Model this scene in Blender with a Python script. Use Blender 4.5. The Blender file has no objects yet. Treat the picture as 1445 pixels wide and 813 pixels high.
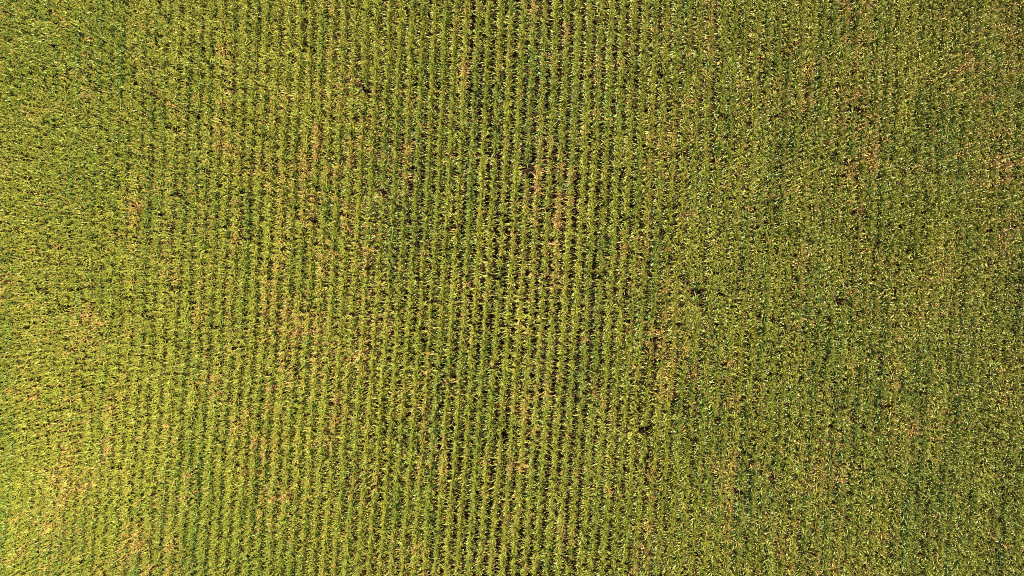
import bpy, math, random
import numpy as np

random.seed(11)
rng = np.random.default_rng(11)
R = math.radians

# ---------------------------------------------------------------- camera
sc = bpy.context.scene
CAM_H = 48.0
cam_d = bpy.data.cameras.new('drone_camera')
cam = bpy.data.objects.new('drone_camera', cam_d)
sc.collection.objects.link(cam)
cam.location = (0, 0, CAM_H)
cam.rotation_euler = (0, 0, 0)            # straight down, +Y of the field is up in the picture
cam_d.sensor_width = 36
cam_d.angle = 2 * math.atan(722.5 / 963.0)
cam_d.clip_start = 0.5
cam_d.clip_end = 4000
sc.camera = cam

# ---------------------------------------------------------------- sky and sun
SUN_EL, SUN_AZ = 47.0, 24.0               # azimuth measured from +X towards +Y
w = bpy.data.worlds.new('World'); sc.world = w; w.use_nodes = True
nt = w.node_tree
sky = nt.nodes.new('ShaderNodeTexSky'); sky.sky_type = 'NISHITA'; sky.sun_disc = False
sky.sun_elevation = R(SUN_EL); sky.sun_rotation = R(90 - SUN_AZ)
bg = nt.nodes['Background']; bg.inputs['Strength'].default_value = 0.05
nt.links.new(sky.outputs[0], bg.inputs['Color'])
sd = bpy.data.lights.new('sun', 'SUN'); sd.energy = 5.0; sd.angle = R(0.5); sd.color = (1.0, 0.89, 0.63)
sun = bpy.data.objects.new('sun', sd); sc.collection.objects.link(sun)
sun.location = (40, 20, 60)
sun.rotation_euler = (0, R(90 - SUN_EL), R(SUN_AZ))

sc.view_settings.view_transform = 'Standard'; sc.view_settings.look = 'None'
sc.view_settings.gamma = 1; sc.view_settings.use_curve_mapping = False
sc.view_settings.exposure = 2.4
sc.cycles.use_denoising = False
sc.cycles.max_bounces = 6; sc.cycles.diffuse_bounces = 2; sc.cycles.glossy_bounces = 2
sc.cycles.transmission_bounces = 4; sc.cycles.caustics_reflective = False
sc.cycles.pixel_filter_type = 'BLACKMAN_HARRIS'; sc.cycles.filter_width = 1.0

# ---------------------------------------------------------------- materials
def ramp(nt, fac, stops):
    n = nt.nodes.new('ShaderNodeValToRGB')
    els = n.color_ramp.elements
    while len(els) > 1: els.remove(els[-1])
    els[0].position = stops[0][0]; els[0].color = (*stops[0][1], 1)
    for p, c in stops[1:]:
        e = els.new(p); e.color = (*c, 1)
    nt.links.new(fac, n.inputs['Fac'])
    return n.outputs['Color']
def math_(nt, op, a, b, clamp=False):
    n = nt.nodes.new('ShaderNodeMath'); n.operation = op; n.use_clamp = clamp
    for i, v in enumerate((a, b)):
        if isinstance(v, (int, float)): n.inputs[i].default_value = v
        else: nt.links.new(v, n.inputs[i])
    return n.outputs[0]
def attr(nt, name, kind):
    n = nt.nodes.new('ShaderNodeAttribute'); n.attribute_name = name; n.attribute_type = kind
    return n.outputs['Fac']
def mixrgb(nt, mode, fac, a, b):
    n = nt.nodes.new('ShaderNodeMix'); n.data_type = 'RGBA'; n.blend_type = mode
    for sock, v in ((n.inputs[0], fac), (n.inputs[6], a), (n.inputs[7], b)):
        if isinstance(v, (int, float)): sock.default_value = v
        elif isinstance(v, tuple): sock.default_value = (*v, 1)
        else: nt.links.new(v, sock)
    return n.outputs[2]

def plant_material(name, kind):
    m = bpy.data.materials.new(name); m.use_nodes = True
    nt = m.node_tree; b = nt.nodes['Principled BSDF']; out = nt.nodes['Material Output']
    dry = attr(nt, 'dry', 'INSTANCER')      # how withered the plant is
    tone = attr(nt, 'tone', 'INSTANCER')    # deeper or paler green of the plant
    age = attr(nt, 'age', 'GEOMETRY')       # how withered the leaf is on its plant
    if kind == 'leaf':
        noi = nt.nodes.new('ShaderNodeTexNoise'); noi.inputs['Scale'].default_value = 9.0
        tc = nt.nodes.new('ShaderNodeTexCoord'); nt.links.new(tc.outputs['Object'], noi.inputs['Vector'])
        d = math_(nt, 'ADD', dry, age)
        d = math_(nt, 'ADD', d, math_(nt, 'MULTIPLY', math_(nt, 'SUBTRACT', noi.outputs['Fac'], 0.5), 0.35), True)
        fresh = ramp(nt, tone, [(0.0, (0.048, 0.088, 0.012)), (0.45, (0.100, 0.129, 0.014)), (1.0, (0.147, 0.156, 0.018))])
        c = ramp(nt, d, [(0.0, (0, 0, 0)), (0.22, (0.06, 0.06, 0.06)), (0.62, (1, 1, 1))])
        old = ramp(nt, d, [(0.3, (0.18, 0.16, 0.018)), (0.6, (0.225, 0.148, 0.032)), (1.0, (0.215, 0.118, 0.045))])
        col = mixrgb(nt, 'MIX', c, fresh, old)
        rough, spec, tr = 0.38, 0.34, 0.12
    elif kind == 'tassel':
        col = ramp(nt, dry, [(0.0, (0.19, 0.18, 0.015)), (0.5, (0.30, 0.20, 0.06)), (1.0, (0.32, 0.18, 0.085))])
        rough, spec, tr = 0.6, 0.3, 0.25
    else:
        col = ramp(nt, dry, [(0.0, (0.10, 0.14, 0.03)), (0.6, (0.25, 0.17, 0.06)), (1.0, (0.28, 0.17, 0.09))])
        rough, spec, tr = 0.5, 0.4, 0.0
    nt.links.new(col, b.inputs['Base Color'])
    b.inputs['Roughness'].default_value = rough
    b.inputs['Specular IOR Level'].default_value = spec
    if tr:
        t = nt.nodes.new('ShaderNodeBsdfTranslucent')
        nt.links.new(mixrgb(nt, 'MULTIPLY', 1.0, col, (1.25, 1.15, 0.6)), t.inputs['Color'])
        mx = nt.nodes.new('ShaderNodeMixShader'); mx.inputs[0].default_value = tr
        nt.links.new(b.outputs[0], mx.inputs[1]); nt.links.new(t.outputs[0], mx.inputs[2])
        nt.links.new(mx.outputs[0], out.inputs['Surface'])
    return m
M_LEAF = plant_material('maize_leaf', 'leaf')
M_TAS = plant_material('maize_tassel', 'tassel')
M_STALK = plant_material('maize_stalk', 'stalk')

M_SOIL = bpy.data.materials.new('field_soil'); M_SOIL.use_nodes = True
nt = M_SOIL.node_tree; b = nt.nodes['Principled BSDF']
tc = nt.nodes.new('ShaderNodeTexCoord')
n1 = nt.nodes.new('ShaderNodeTexNoise'); n1.inputs['Scale'].default_value = 0.5; n1.inputs['Detail'].default_value = 4
n2 = nt.nodes.new('ShaderNodeTexNoise'); n2.inputs['Scale'].default_value = 14.0; n2.inputs['Detail'].default_value = 6
for n in (n1, n2): nt.links.new(tc.outputs['Object'], n.inputs['Vector'])
f = math_(nt, 'ADD', math_(nt, 'MULTIPLY', n1.outputs['Fac'], 0.5), math_(nt, 'MULTIPLY', n2.outputs['Fac'], 0.5))
nt.links.new(ramp(nt, f, [(0.35, (0.035, 0.020, 0.014)), (0.55, (0.06, 0.035, 0.022)), (0.7, (0.10, 0.065, 0.04))]), b.inputs['Base Color'])
b.inputs['Roughness'].default_value = 0.95; b.inputs['Specular IOR Level'].default_value = 0.1
bp = nt.nodes.new('ShaderNodeBump'); bp.inputs['Strength'].default_value = 0.6; bp.inputs['Distance'].default_value = 0.05
nt.links.new(n2.outputs['Fac'], bp.inputs['Height']); nt.links.new(bp.outputs[0], b.inputs['Normal'])

# ---------------------------------------------------------------- ground
def new_mesh(name, verts, faces, mat, age=None, smooth=True):
    me = bpy.data.meshes.new(name)
    me.from_pydata([tuple(v) for v in verts], [], faces)
    me.materials.append(mat)
    if age is not None:
        a = me.attributes.new('age', 'FLOAT', 'POINT'); a.data.foreach_set('value', age)
    if smooth: me.polygons.foreach_set('use_smooth', [True] * len(me.polygons))
    me.update()
    return me
S = 1500.0
g = bpy.data.objects.new('ground', new_mesh('ground', [(-S, -S, 0), (S, -S, 0), (S, S, 0), (-S, S, 0)], [(0, 1, 2, 3)], M_SOIL, smooth=False))
sc.collection.objects.link(g)
g['kind'] = 'structure'; g['label'] = 'dark brown bare soil showing in the gaps between the crop rows'; g['category'] = 'ground'

# ---------------------------------------------------------------- one maize plant: foliage, stalk, tassel
def leaf_blade(V, F, A, h, az, L, W, e0, e1, twist, sag, age, r0=0.018):
    n = 7
    base = len(V)
    p = np.array([math.cos(az) * r0, math.sin(az) * r0, h])
    side0 = az + math.pi / 2
    for i in range(n + 1):
        s = i / n
        el = e0 + (e1 - e0) * (s ** sag)
        a = az + twist * s * s
        d = np.array([math.cos(a) * math.cos(el), math.sin(a) * math.cos(el), math.sin(el)])
        if i: p = p + d * (L / n)
        wdt = W * (0.6 + 0.8 * s) if s < 0.35 else W * 0.865 * max(0.05, (1 - ((s - 0.35) / 0.65) ** 1.7)) + W * 0.02
        side = np.array([math.cos(side0 + twist * s), math.sin(side0 + twist * s), 0.0])
        up = np.cross(d, side); up /= np.linalg.norm(up) + 1e-9
        if up[2] < 0: up = -up
        rip = 0.012 * math.sin(s * 17 + az * 3)
        V.append(p - side * wdt / 2 + up * (wdt * 0.22 + rip)); V.append(p.copy()); V.append(p + side * wdt / 2 + up * (wdt * 0.22 - rip))
        A.extend([age + 0.25 * s * s] * 3)
        if i:
            q = base + 3 * (i - 1)
            F.append((q, q + 1, q + 4, q + 3)); F.append((q + 1, q + 2, q + 5, q + 4))

def tube(V, F, pts, rads, k=4):
    base = len(V)
    for (p, r) in zip(pts, rads):
        for j in range(k):
            t = 2 * math.pi * j / k
            V.append((p[0] + r * math.cos(t), p[1] + r * math.sin(t), p[2]))
    for i in range(len(pts) - 1):
        for j in range(k):
            a = base + i * k + j; b_ = base + i * k + (j + 1) % k
            F.append((a, b_, b_ + k, a + k))

def plant_meshes(i):
    rnd = random.Random(500 + i)
    H = 2.25 + rnd.uniform(-0.12, 0.15)
    V, F, A = [], [], []
    nl = rnd.choice((11, 12, 13))
    main = rnd.gauss(0, 0.2)
    for k in range(nl):
        t = k / (nl - 1)
        h = 0.35 + (t ** 0.8) * (H - 0.45)
        top = max(0.0, (t - 0.3) / 0.7)
        az = main + (math.pi if k % 2 else 0) + rnd.gauss(0, 0.32 + 0.9 * top)
        L = (0.48 + 0.05 * top) * rnd.uniform(0.85, 1.12)
        if t < 0.3: L *= 0.75
        elif top < 0.6 and rnd.random() < 0.3: L *= 1.4
        W = 0.080 * rnd.uniform(0.85, 1.15) * (1 - 0.2 * top)
        e0 = R(72 + 13 * top + rnd.gauss(0, 4))
        e1 = R(-76 + 148 * top + rnd.gauss(0, 13))
        age = 0.0
        if t < 0.22: age = rnd.uniform(0.45, 0.8)
        elif t < 0.4: age = rnd.choice((0.0, 0.15, 0.4))
        elif rnd.random() < 0.07: age = rnd.uniform(0.2, 0.45)
        leaf_blade(V, F, A, h, az, L, W, e0, e1, rnd.gauss(0, 0.45), rnd.uniform(0.75, 1.15), age)
    fol = new_mesh('maize_foliage', V, F, M_LEAF, A)
    V, F = [], []
    bx, by = rnd.gauss(0, 0.02), rnd.gauss(0, 0.02)
    tube(V, F, [(0, 0, 0), (bx * .3, by * .3, H * 0.5), (bx, by, H)], [0.017, 0.013, 0.007], 5)
    stk = new_mesh('maize_stalk', V, F, M_STALK)
    V, F = [], []
    tube(V, F, [(bx, by, H - 0.02), (bx * 1.2, by * 1.2, H + 0.18), (bx * 1.4, by * 1.4, H + 0.36)], [0.008, 0.011, 0.004], 4)
    for k in range(rnd.choice((6, 7, 8, 9))):
        a = rnd.uniform(0, 2 * math.pi); l = rnd.uniform(0.16, 0.26); e = R(rnd.uniform(30, 65))
        z = H + rnd.uniform(0.02, 0.14)
        dx, dy = math.cos(a), math.sin(a)
        tube(V, F, [(bx, by, z), (bx + dx * l * .5 * math.cos(e), by + dy * l * .5 * math.cos(e), z + l * .5 * math.sin(e)),
                    (bx + dx * l * 0.95, by + dy * l * 0.95, z + l * .55 * math.sin(e))], [0.006, 0.009, 0.004], 3)
    tas = new_mesh('maize_tassel', V, F, M_TAS)
    return fol, stk, tas

NV = 36
variants = [plant_meshes(i) for i in range(NV)]

def joined(parts, name):
    vs, fs, mi, ag = [], [], [], []
    off = 0
    for k, me in enumerate(parts):
        n = len(me.vertices); co = np.empty(n * 3); me.vertices.foreach_get('co', co)
        vs.append(co.reshape(-1, 3))
        for p in me.polygons: fs.append(tuple(off + v for v in p.vertices)); mi.append(k)
        a = np.zeros(n)
        if 'age' in me.attributes: me.attributes['age'].data.foreach_get('value', a)
        ag.append(a); off += n
    me = bpy.data.meshes.new(name)
    me.from_pydata([tuple(v) for v in np.vstack(vs)], [], fs)
    for p in parts: me.materials.append(p.materials[0])
    me.polygons.foreach_set('material_index', mi)
    me.polygons.foreach_set('use_smooth', [True] * len(fs))
    a = me.attributes.new('age', 'FLOAT', 'POINT'); a.data.foreach_set('value', np.concatenate(ag))
    me.update()
    return me
src = bpy.data.collections.new('maize_variants')     # sources of the massed crop, not linked to the scene
for i, v in enumerate(variants):
    o = bpy.data.objects.new('maize_source_%02d' % i, joined(v, 'maize_source')); src.objects.link(o)

# ---------------------------------------------------------------- where every plant stands
def vnoise(x, y, seed):
    r = np.random.default_rng(seed); T = r.random((256, 256))
    xi = np.floor(x).astype(int); yi = np.floor(y).astype(int)
    fx = x - xi; fy = y - yi
    fx = fx * fx * (3 - 2 * fx); fy = fy * fy * (3 - 2 * fy)
    t = lambda a, b: T[a % 256, b % 256]
    return (t(xi, yi) * (1 - fx) + t(xi + 1, yi) * fx) * (1 - fy) + (t(xi, yi + 1) * (1 - fx) + t(xi + 1, yi + 1) * fx) * fy
def fbm(x, y, seed, o=3):
    s = 0; a = 0.5; tot = 0
    for k in range(o):
        s = s + a * vnoise(x * 2 ** k + 31.7 * k, y * 2 ** k + 17.3 * k, seed + k); tot += a; a *= 0.55
    return s / tot

PITCH, STEP = 0.75, 0.16
HX, HY = 72.0, 48.0
PXM = 963.0 / (CAM_H - 2.2)              # photograph pixels per metre at the canopy
rows = np.arange(-110, 111)
X, Y, ROW = [], [], []
for r in rows:
    y = np.arange(-HY, HY, STEP)
    y = y + rng.normal(0, 0.03, len(y)) + rng.uniform(0, STEP)
    drift = 0.07 * (vnoise(y * 0.09, np.full_like(y, r * 1.7), 5) - 0.5) + 0.05 * (vnoise(y * 0.5, np.full_like(y, r * 3.1), 6) - 0.5)
    x = r * PITCH - 0.15 + 0.045 * math.sin((r // 6) * 2.4) + 0.058 * y - 0.00058 * y * y + drift + rng.normal(0, 0.016, len(y))
    keep = (np.abs(x) < HX) & (rng.random(len(y)) > 0.03)
    X.append(x[keep]); Y.append(y[keep]); ROW.append(np.full(keep.sum(), r))
X = np.concatenate(X); Y = np.concatenate(Y); ROW = np.concatenate(ROW)
# withered patches (centre, radii, strength) in metres on the field, bare gaps likewise
def spot(px, py): return (px - 722.5) / PXM, (406.5 - py) / PXM
PATCH = [(440, 100, 22, 26, .5), (430, 215, 30, 30, .45), (310, 205, 16, 12, .45), (70, 78, 22, 10, .5), (285, 130, 30, 10, .45), (165, 290, 30, 10, .3),
         (1100, 160, 42, 16, .55), (1132, 265, 42, 18, .5), (1290, 35, 30, 22, .45), (1355, 110, 22, 22, .5), (795, 500, 9, 38, .6), (657, 95, 9, 45, .6),
         (1040, 566, 14, 10, .6), (1240, 520, 22, 30, .4), (990, 525, 22, 14, .5), (50, 362, 26, 12, .4), (30, 572, 26, 16, .35), (272, 596, 14, 9, .5),
         (785, 590, 8, 26, .5), (1330, 590, 40, 30, .3), (1405, 500, 34, 30, .35), (1178, 632, 14, 9, .6), (1225, 362, 18, 16, .5), (500, 200, 12, 60, .3),
         (748, 268, 9, 9, .6), (810, 300, 9, 26, .45), (490, 320, 14, 30, .35), (230, 230, 18, 8, .4), (40, 770, 30, 18, .3), (115, 690, 22, 12, .3),
         (425, 650, 22, 16, .4), (520, 270, 16, 12, .4), (1015, 115, 34, 10, .3), (832, 6, 12, 10, .6), (605, 630, 9, 20, .4), (1290, 500, 20, 12, .3),
         (1215, 330, 14, 20, .3), (1070, 470, 30, 20, .25), (950, 60, 30, 20, .25), (1420, 230, 20, 30, .3), (845, 395, 5, 12, .5), (400, 440, 20, 20, .3)]
GAPS = [(1195, 425, 11, 6), (1241, 495, 8, 6), (1015, 545, 6, 5), (1213, 660, 12, 4), (741, 236, 6, 12), (882, 310, 7, 7), (1277, 240, 7, 5), (1437, 575, 8, 5),
        (900, 640, 6, 8), (455, 150, 5, 5), (500, 350, 5, 4), (1330, 405, 9, 3), (1180, 575, 5, 5), (590, 560, 4, 6), (770, 150, 4, 6), (970, 215, 6, 4)]
dry = 0.55 * (fbm(X * 0.30, Y * 0.22, 21) - 0.5) + 0.85 * (fbm(X * 1.33, Y * 0.40, 33) - 0.53)
BROAD = [(430, 190, 120, 150, .17), (1290, 120, 110, 90, .10), (800, 330, 60, 120, .10), (420, 520, 90, 110, .10), (1130, 230, 70, 70, .12), (60, 600, 80, 120, .08)]
for px, py, a, b_, s in BROAD:
    cx, cy = spot(px, py)
    dry += s * np.exp(-((X - cx) * PXM / a) ** 2 - ((Y - cy) * PXM / b_) ** 2)
for px, py, a, b_, s in PATCH:
    cx, cy = spot(px, py)
    dd = ((X - cx) * PXM / a) ** 2 + ((Y - cy) * PXM / b_) ** 2
    dry += 0.6 * s * np.exp(-dd * 0.9) * (1.5 * rng.random(len(X)) ** 1.5)
rowv = lambda s, f: vnoise(ROW * 7.31 + 1000.5, Y * f + ROW * 3.7, s) - 0.5    # each row has its own vigour, changing slowly along it
dry += 0.28 * rowv(201, 0.16) + rng.normal(-0.04, 0.15, len(X))
dry += (rng.random(len(X)) < 0.07) * 0.35
dry = np.clip(dry, 0, 0.9)
gap = np.zeros(len(X), bool)
for px, py, a, b_ in GAPS:
    cx, cy = spot(px, py)
    gap |= (((X - cx) * PXM / a) ** 2 + ((Y - cy) * PXM / b_) ** 2 < 1) & (rng.random(len(X)) < 0.75)
gap |= (fbm(X * 0.8, Y * 0.6, 77, 2) > 0.9)
X, Y, ROW, dry = X[~gap], Y[~gap], ROW[~gap], dry[~gap]
N = len(X)
tone = np.clip(0.5 + 0.7 * (fbm(X * 0.11, Y * 0.11, 51) - 0.5) + 0.6 * (fbm(X * 0.9, Y * 0.4, 61) - 0.5) + 0.7 * rowv(202, 0.14) + rng.normal(0, 0.13, N), 0, 1)
rot = rng.normal(0, R(28), N) + (rng.random(N) < 0.5) * math.pi
tx = rng.normal(0, R(1.4), N); ty = rng.normal(0, R(1.0), N)
lodged = rng.random(N) < 0.012
tx[lodged] += rng.normal(0, R(20), lodged.sum()); ty[lodged] += rng.normal(0, R(20), lodged.sum())
scl = 1.0 + 0.22 * (fbm(X * 0.25, Y * 0.25, 91) - 0.5) + 0.14 * rowv(203, 0.3) + rng.normal(0, 0.03, N)
var = rng.integers(0, NV, N)

# ---------------------------------------------------------------- the 300 nearest plants, each a thing of its own
dist = np.hypot(X, Y)
order = np.argsort(dist)
near = order[:300]
ORD = ['first', 'second', 'third', 'fourth', 'fifth', 'sixth', 'seventh']
near_rows = sorted(set(ROW[near]))
# the row that passes nearest to the point under the drone
mid = ROW[order[0]]
def look(i):
    if dry[i] > 0.38: return 'withered ochre maize plant'
    if dry[i] > 0.16: return 'yellowing maize plant'
    if tone[i] < 0.45: return 'deep green maize plant'
    return 'light green maize plant'
def where(i):
    k = int(ROW[i] - mid)
    half = 'just above' if Y[i] > 0.9 else ('just below' if Y[i] < -0.9 else 'level with')
    if k == 0: return 'in the crop row through the photo\'s centre, %s it' % half
    return 'in the %s crop row %s of the centre, %s it' % (ORD[abs(k) - 1], 'right' if k > 0 else 'left', half)
for i in near:
    root = bpy.data.objects.new('maize_plant', None)
    sc.collection.objects.link(root)
    root.empty_display_size = 0.1
    root.location = (X[i], Y[i], 0); root.rotation_euler = (tx[i], ty[i], rot[i]); root.scale = (scl[i],) * 3
    root['label'] = look(i) + ' ' + where(i)
    root['category'] = 'maize plant'
    root['group'] = 'maize plants at the middle of the field'
    for part, me in zip(('foliage', 'stalk', 'tassel'), variants[var[i]]):
        o = bpy.data.objects.new(part, me); sc.collection.objects.link(o); o.parent = root
        o['dry'] = float(dry[i]); o['tone'] = float(tone[i])

# ---------------------------------------------------------------- the rest of the crop, one mass
rest = order[300:]
me = bpy.data.meshes.new('maize_crop')
me.from_pydata([(float(X[i]), float(Y[i]), 0.0) for i in rest], [], [])
for nm, arr in (('dry', dry), ('tone', tone), ('scl', scl)):
    a = me.attributes.new(nm, 'FLOAT', 'POINT'); a.data.foreach_set('value', arr[rest].astype(np.float32))
a = me.attributes.new('variant', 'INT', 'POINT'); a.data.foreach_set('value', var[rest].astype(np.int32))
a = me.attributes.new('turn', 'FLOAT_VECTOR', 'POINT')
a.data.foreach_set('vector', np.stack([tx[rest], ty[rest], rot[rest]], 1).astype(np.float32).ravel())
crop = bpy.data.objects.new('maize_crop', me); sc.collection.objects.link(crop)
crop['kind'] = 'stuff'; crop['category'] = 'maize crop'
crop['label'] = 'dense rows of green and yellowing maize filling the field around the middle'
gt = bpy.data.node_groups.new('plant_the_crop', 'GeometryNodeTree')
gt.interface.new_socket('Geometry', in_out='INPUT', socket_type='NodeSocketGeometry')
gt.interface.new_socket('Geometry', in_out='OUTPUT', socket_type='NodeSocketGeometry')
gi = gt.nodes.new('NodeGroupInput'); go = gt.nodes.new('NodeGroupOutput')
ip = gt.nodes.new('GeometryNodeInstanceOnPoints')
ci = gt.nodes.new('GeometryNodeCollectionInfo'); ci.inputs['Collection'].default_value = src
ci.inputs['Separate Children'].default_value = True; ci.inputs['Reset Children'].default_value = True
def named(nm, typ):
    n = gt.nodes.new('GeometryNodeInputNamedAttribute'); n.data_type = typ; n.inputs['Name'].default_value = nm
    return n.outputs['Attribute']
L = gt.links.new
L(gi.outputs[0], ip.inputs['Points']); L(ci.outputs[0], ip.inputs['Instance'])
ip.inputs['Pick Instance'].default_value = True
L(named('variant', 'INT'), ip.inputs['Instance Index'])
L(named('turn', 'FLOAT_VECTOR'), ip.inputs['Rotation'])
L(named('scl', 'FLOAT'), ip.inputs['Scale'])
L(ip.outputs[0], go.inputs[0])
md = crop.modifiers.new('crop', 'NODES'); md.node_group = gt
print('plants', N)
